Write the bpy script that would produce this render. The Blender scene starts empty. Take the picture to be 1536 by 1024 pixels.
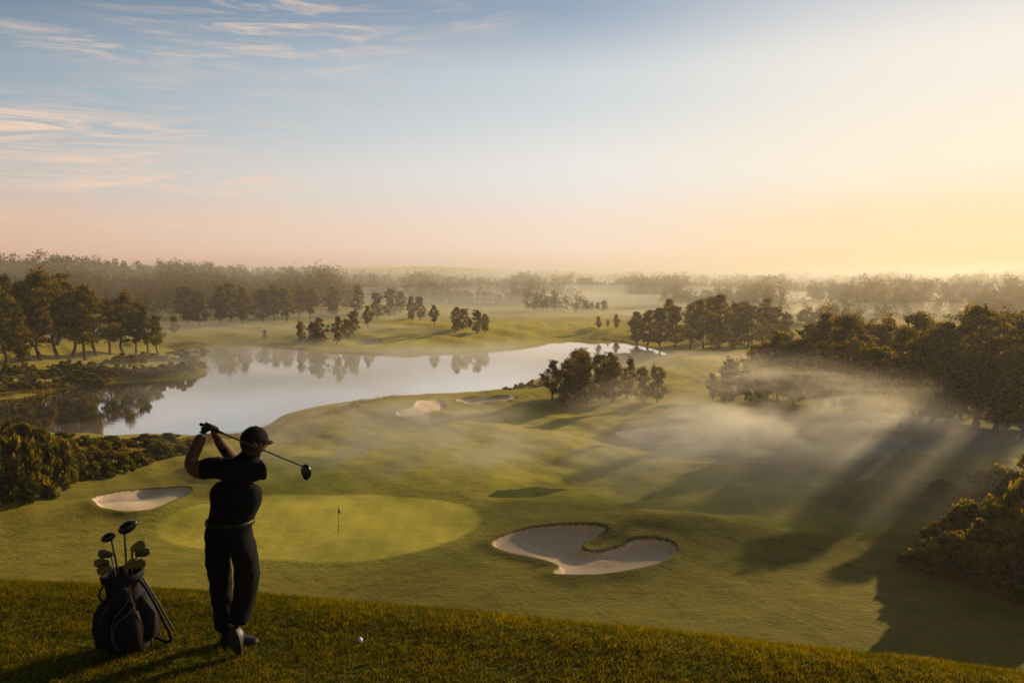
import bpy, bmesh, math, numpy as np
from mathutils import Vector, Matrix
rng = np.random.default_rng(11)
S = bpy.context.scene
S.view_settings.view_transform = 'Standard'
S.view_settings.look = 'None'
S.view_settings.exposure = 0

# ------------------------------------------------------------------ survey helpers
F = 1100.0; P = math.atan(97 / 1100.0); H = 26.0
cP, sP = math.cos(P), math.sin(P)
def ray(u, v):
    xn = (u - 768) / F; yn = (v - 512) / F
    return xn, cP - yn * sP, -sP - yn * cP
def at_y(u, v, y):
    d = ray(u, v); t = y / d[1]
    return Vector((d[0] * t, y, H + d[2] * t))
def at_z(u, v, z):
    d = ray(u, v); t = (z - H) / d[2]
    return np.array((d[0] * t, d[1] * t))
def smooth(a, b, x):
    t = np.clip((x - a) / (b - a), 0, 1); return t * t * (3 - 2 * t)
def catmull(pts, n=4):
    pts = np.array(pts, float); out = []
    m = len(pts)
    for i in range(m):
        p0, p1, p2, p3 = pts[i - 1], pts[i], pts[(i + 1) % m], pts[(i + 2) % m]
        for k in range(n):
            t = k / n
            out.append(.5 * ((2 * p1) + (-p0 + p2) * t + (2 * p0 - 5 * p1 + 4 * p2 - p3) * t * t + (-p0 + 3 * p1 - 3 * p2 + p3) * t ** 3))
    return np.array(out)
def sdf(x, y, poly, margin=30):
    x = np.asarray(x, float); y = np.asarray(y, float)
    out = np.full(x.shape, float(margin))
    m = (x > poly[:, 0].min() - margin) & (x < poly[:, 0].max() + margin) & (y > poly[:, 1].min() - margin) & (y < poly[:, 1].max() + margin)
    px, py = x[m], y[m]
    if px.size == 0: return out
    d = np.full(px.shape, 1e18); ins = np.zeros(px.shape, bool)
    for i in range(len(poly)):
        ax, ay = poly[i - 1]; bx, by = poly[i]
        ex, ey = bx - ax, by - ay
        wx, wy = px - ax, py - ay
        t = np.clip((wx * ex + wy * ey) / (ex * ex + ey * ey + 1e-12), 0, 1)
        d = np.minimum(d, (wx - ex * t) ** 2 + (wy - ey * t) ** 2)
        c = ((ay > py) != (by > py)) & (px < (bx - ax) * (py - ay) / (by - ay + 1e-12) + ax)
        ins ^= c
    d = np.sqrt(d)
    out[m] = np.minimum(np.where(ins, -d, d), margin)
    return out

# ------------------------------------------------------------------ terrain
lake_px = [(-260, 640), (0, 640), (110, 655), (240, 652), (330, 655), (400, 640), (432, 622), (480, 610), (560, 599), (640, 592), (710, 589), (775, 581),
           (815, 566), (850, 548), (900, 536), (960, 535), (1010, 534), (965, 519), (925, 512), (880, 508), (835, 510), (805, 520), (720, 529), (640, 532),
           (560, 532), (480, 528), (430, 522), (370, 516), (300, 518), (262, 526), (275, 542), (306, 556), (290, 566), (200, 572), (100, 580), (0, 598), (-260, 600)]
LAKE = catmull([at_z(u, v, 0) for u, v in lake_px], 4)

def undul(x, y):
    return (.75 * np.sin(x * .11 + 1.3 + .6 * np.sin(y * .07)) * np.sin(y * .13 + .4 + .5 * np.sin(x * .09))
            + .42 * np.sin(x * .27 + y * .19 + .8 * np.sin(y * .11)) + .20 * np.sin(x * .61 - y * .47) + .06 * np.sin(x * 1.3 + y * .9))
def valley(x, y):
    x = np.asarray(x, float); y = np.asarray(y, float)
    r = np.hypot(x, y)
    z = 4.3 - 2.3 * smooth(72, 118, y) + undul(x, y) * (.25 + .75 * smooth(64, 90, r))
    z += 4.5 * smooth(26, 58, x) * (1 - smooth(62, 105, y))
    z += 1.0 * smooth(34, 80, x) * (1 - smooth(150, 260, y))
    z += 1.7 * np.exp(-(((x - 13) / 9) ** 2 + ((y - 61) / 3.5) ** 2))
    z += 1.4 * np.exp(-(((x - 33) / 7) ** 2 + ((y - 70) / 3.0) ** 2)) + 1.2 * np.exp(-(((x - 30) / 8) ** 2 + ((y - 80) / 3.0) ** 2))
    z += 1.0 * np.exp(-(((x + 33) / 8) ** 2 + ((y - 66) / 4) ** 2))
    z += 3.0 * np.exp(-(((x + 40) / 60) ** 2 + ((y - 330) / 35) ** 2))
    z += 3.0 * smooth(330, 600, y) + 11 * smooth(900, 2400, r) * (.7 + .3 * np.sin(np.arctan2(x, y) * 9 + 1))
    z += 18 * smooth(380, 950, r) * smooth(-60, -520, x) * (1 - .4 * smooth(-520, -60, x))
    z += 4 * smooth(300, 700, r) * np.sin(x * .011 + 1) * np.sin(y * .009)
    z += 75 * smooth(3200, 5200, r) * (.6 + .4 * np.sin(np.arctan2(x, y) * 7 + 2.2)) * smooth(.25, -.1, x / (np.abs(y) + 1))
    l = sdf(x, y, LAKE, 40)
    z = np.maximum(z, .8)
    k = smooth(0, 16, l)
    z = np.where(l > 0, .12 + (z - .12) * k + .35 * smooth(0, 1.2, l) * (1 - k), -1.4 * smooth(0, -4, l) + .12)
    return z
HT = H - 2.96
def hill(x, y):
    xc = np.clip(x, -14, 9)
    y1 = 5.84 - .2 * xc - .01 * xc * xc
    s = np.maximum(0, y - y1); a = .35; s1 = .75 / (2 * a)
    z = HT - np.where(s < s1, a * s * s, a * s1 * s1 + .75 * (s - s1))
    return z + .012 * np.sin(x * 2.1 + y) * np.sin(y * 2.7 - x * .8)
def hit(u, v):
    z = 3.0
    for _ in range(14):
        p = at_z(u, v, z)
        z = .5 * z + .5 * float(valley(np.array([p[0]]), np.array([p[1]]))[0])
    return at_z(u, v, z)
def P2(px): return catmull([hit(u, v) for u, v in px], 5)

bunkers_px = [
 [(735, 817), (760, 803), (800, 792), (850, 788), (900, 790), (910, 797), (896, 808), (878, 817), (876, 825), (892, 829), (925, 822), (955, 809), (1000, 812), (1018, 826), (1000, 843), (950, 857), (880, 865), (828, 863), (836, 851), (800, 839), (758, 830)],
 [(135, 750), (160, 742), (220, 735), (268, 732), (290, 737), (268, 750), (240, 763), (200, 769), (165, 766), (143, 758)],
 [(594, 617), (618, 610), (628, 601), (655, 600), (669, 607), (655, 617), (630, 624), (600, 625)],
 [(683, 599), (720, 596), (775, 595), (770, 600), (730, 603), (690, 603)],
 [(920, 650), (950, 643), (985, 642), (988, 651), (1000, 656), (1035, 649), (1054, 660), (1030, 668), (985, 668), (943, 661)],
 [(536, 513), (545, 508), (562, 509), (572, 513), (560, 516), (545, 516)],
 [(1072, 560), (1095, 556), (1128, 559), (1120, 564), (1085, 564)],
]
BUNK = [P2(b) for b in bunkers_px]
GREEN = P2([(235, 795), (250, 776), (300, 757), (380, 746), (480, 742), (600, 745), (680, 754), (716, 770), (712, 790), (670, 812), (600, 832), (500, 843), (400, 838), (320, 826), (258, 812)])
FAIR = [P2([(740, 752), (620, 738), (470, 738), (390, 725), (400, 690), (470, 655), (600, 640), (690, 616), (800, 607), (900, 632), (980, 675), (1080, 690), (1130, 720), (1260, 765), (1330, 800), (1200, 800), (1050, 775), (900, 762)]),
        P2([(455, 526), (520, 508), (600, 497), (680, 500), (800, 508), (815, 514), (720, 525), (560, 528)]),
        P2([(985, 552), (1090, 532), (1130, 545), (1100, 556), (1010, 575)]),
        P2([(560, 492), (640, 484), (780, 480), (920, 482), (900, 496), (760, 502), (640, 495)])]
def ground_z(x, y, full=False):
    x = np.asarray(x, float); y = np.asarray(y, float)
    v = valley(x, y)
    sb = np.full(x.shape, 30.0); ib = np.full(x.shape, -1)
    for i, b in enumerate(BUNK):
        d = sdf(x, y, b, 30); ib = np.where(d < 0, i, ib); sb = np.minimum(sb, d)
    v = v - .42 * smooth(.05, -.6, sb) + .22 * np.exp(-(np.maximum(sb, 0) / .9) ** 2) - .15 * smooth(0, -4, sb)
    h = hill(x, y)
    k = 2.0; d = np.clip(.5 + .5 * (h - v) / k, 0, 1)
    z = v * (1 - d) + h * d + k * d * (1 - d) * .5
    if full: return z, sb, ib, v
    return z
def gz(x, y): return float(ground_z(np.array([x]), np.array([y]))[0])

A = np.concatenate([np.linspace(-50, 50, 820), np.linspace(50, 310, 70)[1:-1]]) * math.pi / 180
R = np.concatenate([[.02, 1, 2, 3], np.linspace(3.5, 9, 80), np.linspace(9, 30, 40)[1:], 1 / np.linspace(1 / 30, 1 / 9000, 620)[1:]])
AA, RR = np.meshgrid(A, R)
X = RR * np.sin(AA); Y = RR * np.cos(AA)
x, y = X.ravel(), Y.ravel()
Z, SB, IB, _ = ground_z(x, y, True)
SG = sdf(x, y, GREEN, 30)
SF = np.full(x.shape, 30.0)
for f in FAIR: SF = np.minimum(SF, sdf(x, y, f, 30))
nr, nc = len(R), len(A)
ii, jj = np.meshgrid(np.arange(nr - 1), np.arange(nc), indexing='ij')
j2 = (jj + 1) % nc
quads = np.stack([ii * nc + jj, (ii) * nc + j2, (ii + 1) * nc + j2, (ii + 1) * nc + jj], -1).reshape(-1, 4)[:, ::-1]
V3 = np.stack([x, y, Z], 1)

def mesh_np(name, verts, faces, mats=(), smooth_=True, attrs=None):
    me = bpy.data.meshes.new(name)
    nf, k = faces.shape
    me.vertices.add(len(verts)); me.vertices.foreach_set('co', np.asarray(verts, np.float32).ravel())
    me.loops.add(nf * k); me.loops.foreach_set('vertex_index', np.asarray(faces, np.int32).ravel())
    me.polygons.add(nf); me.polygons.foreach_set('loop_start', np.arange(0, nf * k, k, dtype=np.int32))
    me.update(calc_edges=True)
    if smooth_: me.polygons.foreach_set('use_smooth', np.ones(nf, bool))
    for m in mats: me.materials.append(m)
    if attrs:
        for n, a in attrs.items():
            at = me.attributes.new(n, 'FLOAT', 'POINT'); at.data.foreach_set('value', np.asarray(a, np.float32))
    me.update()
    return me
def add(name, me, parent=None, loc=None):
    o = bpy.data.objects.new(name, me); S.collection.objects.link(o)
    if parent: o.parent = parent
    if loc is not None: o.location = loc
    return o

# ------------------------------------------------------------------ materials
class NT:
    def __init__(s, nt): s.nt = nt; nt.nodes.clear()
    def n(s, t, **k):
        nd = s.nt.nodes.new(t)
        for a, b in k.items():
            if a == 'i':
                for q, w in b.items():
                    if isinstance(w, bpy.types.NodeSocket): s.nt.links.new(w, nd.inputs[q])
                    else: nd.inputs[q].default_value = w
            else: setattr(nd, a, b)
        return nd
    def math(s, op, a, b=0.0, c=None, clamp=False):
        i = {0: a, 1: b}
        if c is not None: i[2] = c
        return s.n('ShaderNodeMath', operation=op, use_clamp=clamp, i=i).outputs[0]
    def vmath(s, op, a, b=(0, 0, 0)):
        return s.n('ShaderNodeVectorMath', operation=op, i={0: a, 1: b})
    def noise(s, vec, scale, detail=3, rough=.5, dist=0):
        return s.n('ShaderNodeTexNoise', i={'Vector': vec, 'Scale': scale, 'Detail': detail, 'Roughness': rough, 'Distortion': dist}).outputs[0]
    def mr(s, v, a, b, c=0.0, d=1.0, t='SMOOTHSTEP'):
        return s.n('ShaderNodeMapRange', interpolation_type=t, i={'Value': v, 'From Min': a, 'From Max': b, 'To Min': c, 'To Max': d}).outputs[0]
    def mix(s, f, a, b, bt='MIX'):
        nd = s.nt.nodes.new('ShaderNodeMix'); nd.data_type = 'RGBA'; nd.blend_type = bt
        for q, w in ((0, f), (6, a), (7, b)):
            if isinstance(w, bpy.types.NodeSocket): s.nt.links.new(w, nd.inputs[q])
            else: nd.inputs[q].default_value = w if q == 0 or len(w) == 4 else (*w, 1)
        return nd.outputs[2]
    def link(s, a, b): s.nt.links.new(a, b)
def newmat(name):
    m = bpy.data.materials.new(name); m.use_nodes = True
    return m, NT(m.node_tree)
def simple(name, col, rough=.6, metal=0, bump=0, bscale=40, var=.25, spec=.5):
    m, t = newmat(name)
    tc = t.n('ShaderNodeTexCoord').outputs['Object']
    nz = t.noise(tc, bscale, 4)
    c = t.mix(nz, tuple(k * (1 - var) for k in col), tuple(min(1, k * (1 + var)) for k in col))
    b = t.n('ShaderNodeBsdfPrincipled', i={'Base Color': c, 'Roughness': rough, 'Metallic': metal, 'Specular IOR Level': spec})
    if bump: t.link(t.n('ShaderNodeBump', i={'Strength': bump, 'Distance': .01, 'Height': nz}).outputs[0], b.inputs['Normal'])
    o = t.n('ShaderNodeOutputMaterial'); t.link(b.outputs[0], o.inputs[0])
    return m

gm, t = newmat('turf_and_sand')
pos = t.n('ShaderNodeNewGeometry').outputs['Position']
def attr(n): return t.n('ShaderNodeAttribute', attribute_name=n).outputs['Fac']
nb = t.noise(pos, .06, 3); nm = t.noise(pos, .45, 4, .6); nf = t.noise(pos, 4.0, 5, .65); nff = t.noise(pos, 28, 3, .7)
jit = t.math('MULTIPLY', t.math('SUBTRACT', nf, .5), .5)
sb = t.math('ADD', attr('sd_bunker'), jit)
sg = t.math('ADD', attr('sd_green'), t.math('MULTIPLY', jit, .8))
sf = t.math('ADD', attr('sd_fair'), t.math('MULTIPLY', t.math('SUBTRACT', nm, .5), 3.0))
rough = t.mix(t.mr(nm, .3, .7), (.036, .064, .007), (.150, .165, .020))
rough = t.mix(t.mr(nf, .35, .75), rough, (.080, .098, .012))
fair = t.mix(t.mr(nm, .3, .7), (.190, .245, .026), (.34, .335, .042))
stripe = t.n('ShaderNodeTexWave', wave_type='BANDS', i={'Vector': t.vmath('MULTIPLY', pos, (.5, .86, 0)).outputs[0], 'Scale': .075, 'Distortion': .6, 'Detail': 1.0}).outputs['Fac']
fair = t.mix(t.mr(stripe, .35, .65, 0, .6), fair, (.115, .16, .020))
green = t.mix(t.mr(nm, .25, .75), (.21, .275, .036), (.32, .34, .056))
green = t.mix(t.mr(nf, .35, .7, 0, .5), green, (.16, .205, .028))
gst = t.n('ShaderNodeTexWave', wave_type='BANDS', i={'Vector': t.vmath('MULTIPLY', pos, (.93, -.36, 0)).outputs[0], 'Scale': .17, 'Distortion': .4, 'Detail': 1.0}).outputs['Fac']
green = t.mix(t.mr(gst, .4, .6, 0, .35), green, (.15, .20, .026))
sand = t.mix(t.mr(nf, .3, .8), (.92, .70, .50), (.78, .57, .40))
c = t.mix(t.mr(sf, .6, -1.2), rough, fair)
c = t.mix(t.mr(sg, 2.6, 2.0), c, (.115, .16, .020))
c = t.mix(t.mr(sg, .2, -.25), c, green)
c = t.mix(t.mr(nb, .3, .7, 0, .5), c, t.mix(1.0, c, (1.3, 1.02, .7), 'MULTIPLY'))
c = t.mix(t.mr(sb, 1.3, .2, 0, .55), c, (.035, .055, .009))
issand = t.mr(sb, -.05, -.25)
c = t.mix(issand, c, sand)
bs = t.math('MULTIPLY', t.mr(sg, -.1, .5, .25, 1.0), t.math('SUBTRACT', 1.0, t.math('MULTIPLY', issand, .7)))
hgt = t.math('ADD', t.math('MULTIPLY', nf, .18), t.math('MULTIPLY', nff, .05))
hgt = t.math('ADD', hgt, t.math('MULTIPLY', nm, .55))
bmp = t.n('ShaderNodeBump', i={'Strength': bs, 'Distance': .95, 'Height': hgt})
b = t.n('ShaderNodeBsdfPrincipled', i={'Base Color': c, 'Roughness': .85, 'Specular IOR Level': .15, 'Sheen Weight': t.math('MULTIPLY', t.math('SUBTRACT', 1.0, issand), .55), 'Sheen Roughness': .5, 'Sheen Tint': (1, .78, .13, 1), 'Normal': bmp.outputs[0]})
o = t.n('ShaderNodeOutputMaterial'); t.link(b.outputs[0], o.inputs[0])

fb = IB[quads].max(1); allb = (IB[quads] >= 0).all(1)
fg = (SG[quads] < 0).all(1)
cls = np.where(allb, fb + 2, np.where(fg, 1, 0))
def piece(name, mask):
    q = quads[mask]; u, inv = np.unique(q, return_inverse=True)
    me = mesh_np(name, V3[u], inv.reshape(-1, 4), (gm,), True, {'sd_bunker': SB[u], 'sd_green': SG[u], 'sd_fair': SF[u]})
    return add(name, me)
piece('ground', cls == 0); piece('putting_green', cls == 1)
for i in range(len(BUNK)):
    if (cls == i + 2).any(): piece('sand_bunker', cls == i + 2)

wm, t = newmat('lake_water')
pos = t.n('ShaderNodeNewGeometry').outputs['Position']
v = t.vmath('MULTIPLY', pos, (.35, 1.0, 1)).outputs[0]
w1 = t.noise(v, .55, 4, .6); w2 = t.noise(t.vmath('MULTIPLY', pos, (.5, 1, 1)).outputs[0], .03, 2)
bm_ = t.n('ShaderNodeBump', i={'Strength': t.mr(w2, .35, .65, .008, .05), 'Distance': .2, 'Height': w1})
b = t.n('ShaderNodeBsdfPrincipled', i={'Base Color': (.97, .94, .90, 1), 'Metallic': 1.0, 'Roughness': .035, 'Normal': bm_.outputs[0]})
d = t.n('ShaderNodeBsdfPrincipled', i={'Base Color': (.03, .034, .030, 1), 'Roughness': .035, 'IOR': 1.9, 'Normal': bm_.outputs[0]})
mx = t.n('ShaderNodeMixShader', i={0: .78, 1: d.outputs[0], 2: b.outputs[0]})
o = t.n('ShaderNodeOutputMaterial'); t.link(mx.outputs[0], o.inputs[0])
wv = np.array([(-520, 85, 0), (160, 85, 0), (160, 360, 0), (-520, 360, 0)], float)
add('lake_water', mesh_np('lake_water', wv, np.array([[0, 1, 2, 3]]), (wm,), False))

def leafmat(name, c0, c1, trans=.35):
    m, t = newmat(name)
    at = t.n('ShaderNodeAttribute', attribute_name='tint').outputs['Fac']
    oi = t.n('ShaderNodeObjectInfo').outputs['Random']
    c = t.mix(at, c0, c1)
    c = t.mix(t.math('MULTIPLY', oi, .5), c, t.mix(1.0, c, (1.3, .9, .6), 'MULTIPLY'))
    d = t.n('ShaderNodeBsdfDiffuse', i={'Color': c})
    tr = t.n('ShaderNodeBsdfTranslucent', i={'Color': t.mix(1.0, c, (2.8, 2.0, .45), 'MULTIPLY')})
    mx = t.n('ShaderNodeMixShader', i={0: trans, 1: d.outputs[0], 2: tr.outputs[0]})
    o = t.n('ShaderNodeOutputMaterial'); t.link(mx.outputs[0], o.inputs[0])
    return m
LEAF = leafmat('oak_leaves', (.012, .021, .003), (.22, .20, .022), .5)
BARK = simple('bark', (.045, .034, .024), .9, bump=.6, bscale=6)
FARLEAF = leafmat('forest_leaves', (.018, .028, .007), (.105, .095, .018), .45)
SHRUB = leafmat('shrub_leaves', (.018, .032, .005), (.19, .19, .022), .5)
REED = leafmat('reed_leaves', (.05, .058, .012), (.20, .16, .04), .45)
GRASSM = leafmat('grass_blades', (.018, .034, .004), (.150, .165, .016), .5)

# ------------------------------------------------------------------ plants
def tube(pts, rad, n=7):
    pts = np.array(pts, float); V = []; Fc = []
    for i, p in enumerate(pts):
        d = pts[min(i + 1, len(pts) - 1)] - pts[max(i - 1, 0)]; d /= np.linalg.norm(d) + 1e-9
        a = np.cross(d, (0, 0, 1) if abs(d[2]) < .9 else (1, 0, 0)); a /= np.linalg.norm(a); bb = np.cross(d, a)
        for k in range(n):
            th = 2 * math.pi * k / n
            V.append(p + rad[i] * (math.cos(th) * a + math.sin(th) * bb))
    for i in range(len(pts) - 1):
        for k in range(n):
            Fc.append((i * n + k, i * n + (k + 1) % n, (i + 1) * n + (k + 1) % n, (i + 1) * n + k))
    return np.array(V), np.array(Fc)
def leaves(centers, radii, per, size, r, squash=.75):
    C = []; T = []
    for c, q in zip(centers, radii):
        n = int(per)
        d = r.normal(size=(n, 3)); d /= np.linalg.norm(d, axis=1)[:, None]
        rr = q * (r.random(n) ** .4) * (.8 + .5 * r.random(n) ** 2)
        pp = c + d * rr[:, None] * np.array((1, 1, squash))
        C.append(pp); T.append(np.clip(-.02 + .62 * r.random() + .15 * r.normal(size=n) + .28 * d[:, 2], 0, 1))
    C = np.concatenate(C); T = np.concatenate(T); n = len(C)
    a = r.normal(size=(n, 3)); a /= np.linalg.norm(a, axis=1)[:, None]
    b = np.cross(a, r.normal(size=(n, 3))); b /= np.linalg.norm(b, axis=1)[:, None]
    s = size * (.5 + .9 * r.random(n))[:, None]
    V = np.stack([C - a * s, C - b * s * .55, C + a * s, C + b * s * .55], 1).reshape(-1, 3)
    return V, np.arange(4 * n).reshape(-1, 4), np.repeat(T, 4)
def tree_mesh(name, seed, h=12, width=.38, base=.25, leaf=.2, nl=44, per=120):
    r = np.random.default_rng(seed)
    Vs, Fs, Ms, Ts = [], [], [], []; off = 0
    def put(V, Fc, m, T=None):
        nonlocal off
        Vs.append(V); Fs.append(Fc + off); Ms.append(np.full(len(Fc), m)); Ts.append(np.zeros(len(V)) if T is None else T); off += len(V)
    k = 7; zz = np.linspace(0, .85 * h, k)
    bend = np.cumsum(r.normal(size=(k, 2)) * .016 * h, 0); bend[0] = 0
    tr = np.column_stack([bend, zz])
    put(*tube(tr, np.linspace(.021 * h, .004 * h, k) * np.array([1.35] + [1] * (k - 1))), 0)
    cs = []; rs = []
    zt = base * h; lop = r.random(3) * 6.28
    for i in range(nl):
        f = (i + .5) / nl
        z = zt + (h * .96 - zt) * f
        prof = (math.sin(math.pi * min(1, .16 + f * .78)) ** .7) * (.82 + .34 * math.sin(f * 9 + lop[0]))
        an = i * 2.4 + r.normal() * .4
        rad = width * h * prof * (.35 + .65 * r.random() ** .5) * (1 + .25 * math.sin(2 * an + lop[1]))
        bx = np.interp(z, zz, tr[:, 0]); by = np.interp(z, zz, tr[:, 1])
        cs.append(np.array([bx + math.cos(an) * rad * .85, by + math.sin(an) * rad * .85, z]) + r.normal(size=3) * .02 * h)
        rs.append(h * (.046 + .05 * r.random()) * (.7 + .5 * prof))
        if i % 2 == 0:
            zs = max(z - rad * .5, zt * .8)
            s = np.array([np.interp(zs, zz, tr[:, 0]), np.interp(zs, zz, tr[:, 1]), zs])
            mid = (s + cs[-1]) / 2 + np.array([0, 0, -.015 * h])
            put(*tube([s, mid, cs[-1]], [.008 * h, .005 * h, .002 * h], 5), 0)
    cs.append(np.array([bend[-1, 0], bend[-1, 1], .95 * h])); rs.append(.06 * h)
    V, Fc, T = leaves(cs, rs, per, leaf, r); put(V, Fc, 1, T)
    cs2 = [c + (c - np.array([0, 0, .6 * h])) * .10 + r.normal(size=3) * .025 * h for c in cs]; V, Fc, T = leaves(cs2, [q * .9 for q in rs], per // 5, leaf * .85, r); put(V, Fc, 1, T)
    me = mesh_np(name, np.concatenate(Vs), np.concatenate(Fs), (BARK, LEAF), False, {'tint': np.concatenate(Ts)})
    me.polygons.foreach_set('material_index', np.concatenate(Ms).astype(np.int32)); me.update()
    return me
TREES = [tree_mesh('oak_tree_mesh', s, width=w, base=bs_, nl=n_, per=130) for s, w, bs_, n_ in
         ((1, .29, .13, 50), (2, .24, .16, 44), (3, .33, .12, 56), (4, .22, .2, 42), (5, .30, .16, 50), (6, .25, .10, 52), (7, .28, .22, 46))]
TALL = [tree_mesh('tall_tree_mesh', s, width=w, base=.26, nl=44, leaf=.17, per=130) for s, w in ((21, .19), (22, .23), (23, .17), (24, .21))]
def put_tree_at(px_, py_, h, kind=None, name='oak_tree'):
    k_ = kind or TREES; me = k_[rng.integers(len(k_))]
    o = add(name, me, loc=(px_, py_, gz(px_, py_) - .1))
    s = h / 12; w = s * (.9 + .3 * rng.random())
    o.scale = (w, w, s); o.rotation_euler = (rng.normal() * .03, rng.normal() * .03, rng.random() * 6.28)
    return o
def put_tree(u, v, hp, kind=None, name='oak_tree', jv=0.0):
    p = hit(u, v); return put_tree_at(p[0], p[1], hp * p[1] / F * (1 + jv * (rng.random() - .5)), kind, name)
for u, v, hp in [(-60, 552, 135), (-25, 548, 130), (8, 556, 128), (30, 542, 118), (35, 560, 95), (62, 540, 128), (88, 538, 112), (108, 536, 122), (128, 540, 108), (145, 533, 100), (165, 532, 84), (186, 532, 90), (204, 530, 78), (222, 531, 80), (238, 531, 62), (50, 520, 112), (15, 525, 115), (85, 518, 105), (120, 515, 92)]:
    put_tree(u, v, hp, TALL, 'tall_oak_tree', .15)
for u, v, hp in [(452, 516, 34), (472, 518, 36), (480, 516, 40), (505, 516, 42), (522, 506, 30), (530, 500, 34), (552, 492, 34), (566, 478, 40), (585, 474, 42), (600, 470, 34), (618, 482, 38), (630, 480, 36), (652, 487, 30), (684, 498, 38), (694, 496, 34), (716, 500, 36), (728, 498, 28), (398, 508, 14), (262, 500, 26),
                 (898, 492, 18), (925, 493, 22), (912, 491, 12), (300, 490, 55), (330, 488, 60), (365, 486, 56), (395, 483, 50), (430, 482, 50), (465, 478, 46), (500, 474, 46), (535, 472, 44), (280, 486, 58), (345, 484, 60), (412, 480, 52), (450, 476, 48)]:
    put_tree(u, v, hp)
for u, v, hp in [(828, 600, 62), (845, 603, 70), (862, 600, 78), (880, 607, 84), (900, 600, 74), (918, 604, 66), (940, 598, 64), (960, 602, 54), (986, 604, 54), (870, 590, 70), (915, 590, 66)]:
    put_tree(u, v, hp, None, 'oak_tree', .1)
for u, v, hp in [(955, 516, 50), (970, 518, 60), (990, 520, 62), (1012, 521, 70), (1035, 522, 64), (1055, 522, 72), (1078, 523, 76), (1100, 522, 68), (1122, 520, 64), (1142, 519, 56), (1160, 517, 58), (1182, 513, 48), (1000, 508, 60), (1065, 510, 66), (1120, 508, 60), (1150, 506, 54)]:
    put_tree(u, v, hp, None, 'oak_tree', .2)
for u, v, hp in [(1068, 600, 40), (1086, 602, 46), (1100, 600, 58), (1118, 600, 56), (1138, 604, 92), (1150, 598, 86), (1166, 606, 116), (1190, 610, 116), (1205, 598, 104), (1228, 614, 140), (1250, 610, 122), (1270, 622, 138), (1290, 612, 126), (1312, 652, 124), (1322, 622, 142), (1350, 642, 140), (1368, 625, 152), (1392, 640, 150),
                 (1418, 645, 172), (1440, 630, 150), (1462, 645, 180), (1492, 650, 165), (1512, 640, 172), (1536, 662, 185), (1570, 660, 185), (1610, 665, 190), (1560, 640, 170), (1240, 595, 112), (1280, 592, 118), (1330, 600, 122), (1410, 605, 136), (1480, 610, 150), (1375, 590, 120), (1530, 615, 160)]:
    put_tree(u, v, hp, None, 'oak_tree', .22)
for px_, py_, h_ in [(42, 43, 13), (37, 32, 12), (30, 24, 17), (35, 26, 18)]:  # unseen trees right of frame, added to shade the foreground and near slope
    put_tree_at(px_, py_, h_)

def shrub_mesh(seed, leaf=.09, nl=26, per=330):
    r = np.random.default_rng(seed); cs = []; rs = []
    for i in range(nl):
        an = r.random() * 6.28; q = r.random() ** .6
        cs.append(np.array([math.cos(an) * q, math.sin(an) * q, (1 - q * q * .75) * (.15 + .9 * r.random() ** .8)])); rs.append(.10 + .16 * r.random())
    V, Fc, T = leaves(cs, rs, per, leaf, r)
    tv, tf = tube([(0, 0, -.2), (.05, 0, .4), (0, .1, .8)], [.05, .04, .02], 5)
    return mesh_np('shrub_mesh', np.concatenate([V, tv]), np.concatenate([Fc, tf + len(V)]), (SHRUB,), False, {'tint': np.concatenate([T, np.zeros(len(tv))])})
SH = [shrub_mesh(s) for s in (31, 32, 33)]
SHs = [shrub_mesh(s, .05, 44, 300) for s in (41, 42, 43)]
def put_shrub(u, v, wpx, hpx, kind=None):
    p = hit(u, v); D = p[1]
    k = kind or SH; o = add('shrub', k[rng.integers(len(k))], loc=(p[0], p[1], gz(p[0], p[1]) - .1))
    w = wpx * D / F / 2.2; o.scale = (w, w, hpx * D / F / 1.1); o.rotation_euler = (0, 0, rng.random() * 6.28)
for a in [(20, 752, 110, 118), (75, 735, 80, 95), (-30, 760, 130, 130), (40, 712, 100, 90), (5, 700, 90, 80), (108, 718, 56, 44), (140, 712, 60, 46), (175, 708, 60, 34), (205, 698, 50, 30), (90, 695, 70, 44), (240, 684, 60, 28), (275, 676, 60, 20), (160, 688, 70, 30),
          (1540, 870, 150, 150), (1490, 860, 120, 95), (1440, 850, 100, 66), (1395, 845, 80, 44), (1362, 840, 46, 22), (1530, 800, 110, 90), (1470, 805, 100, 66), (1415, 815, 66, 40), (1580, 830, 150, 170), (1500, 760, 90, 44), (1550, 740, 120, 70), (1450, 760, 70, 30), (1420, 735, 50, 20), (1480, 725, 60, 26), (1540, 890, 120, 90)]:
    put_shrub(*a, kind=SHs)
for u in range(-60, 300, 16):
    v = 598 - (u + 60) * .105 + rng.normal() * 3 - 6
    put_shrub(u, v, 34, 10 + 9 * rng.random())
    put_shrub(u + 6, v - 16 - 8 * rng.random(), 34, 10 + 9 * rng.random())
for u, v, w, hh in [(780, 582, 26, 10), (800, 580, 30, 12), (815, 578, 24, 10), (310, 658, 40, 9), (250, 662, 50, 14), (215, 668, 60, 18), (170, 668, 60, 16), (130, 668, 60, 16), (90, 665, 60, 18), (50, 660, 60, 16), (760, 584, 18, 5)]:
    put_shrub(u, v, w, hh)

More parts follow.
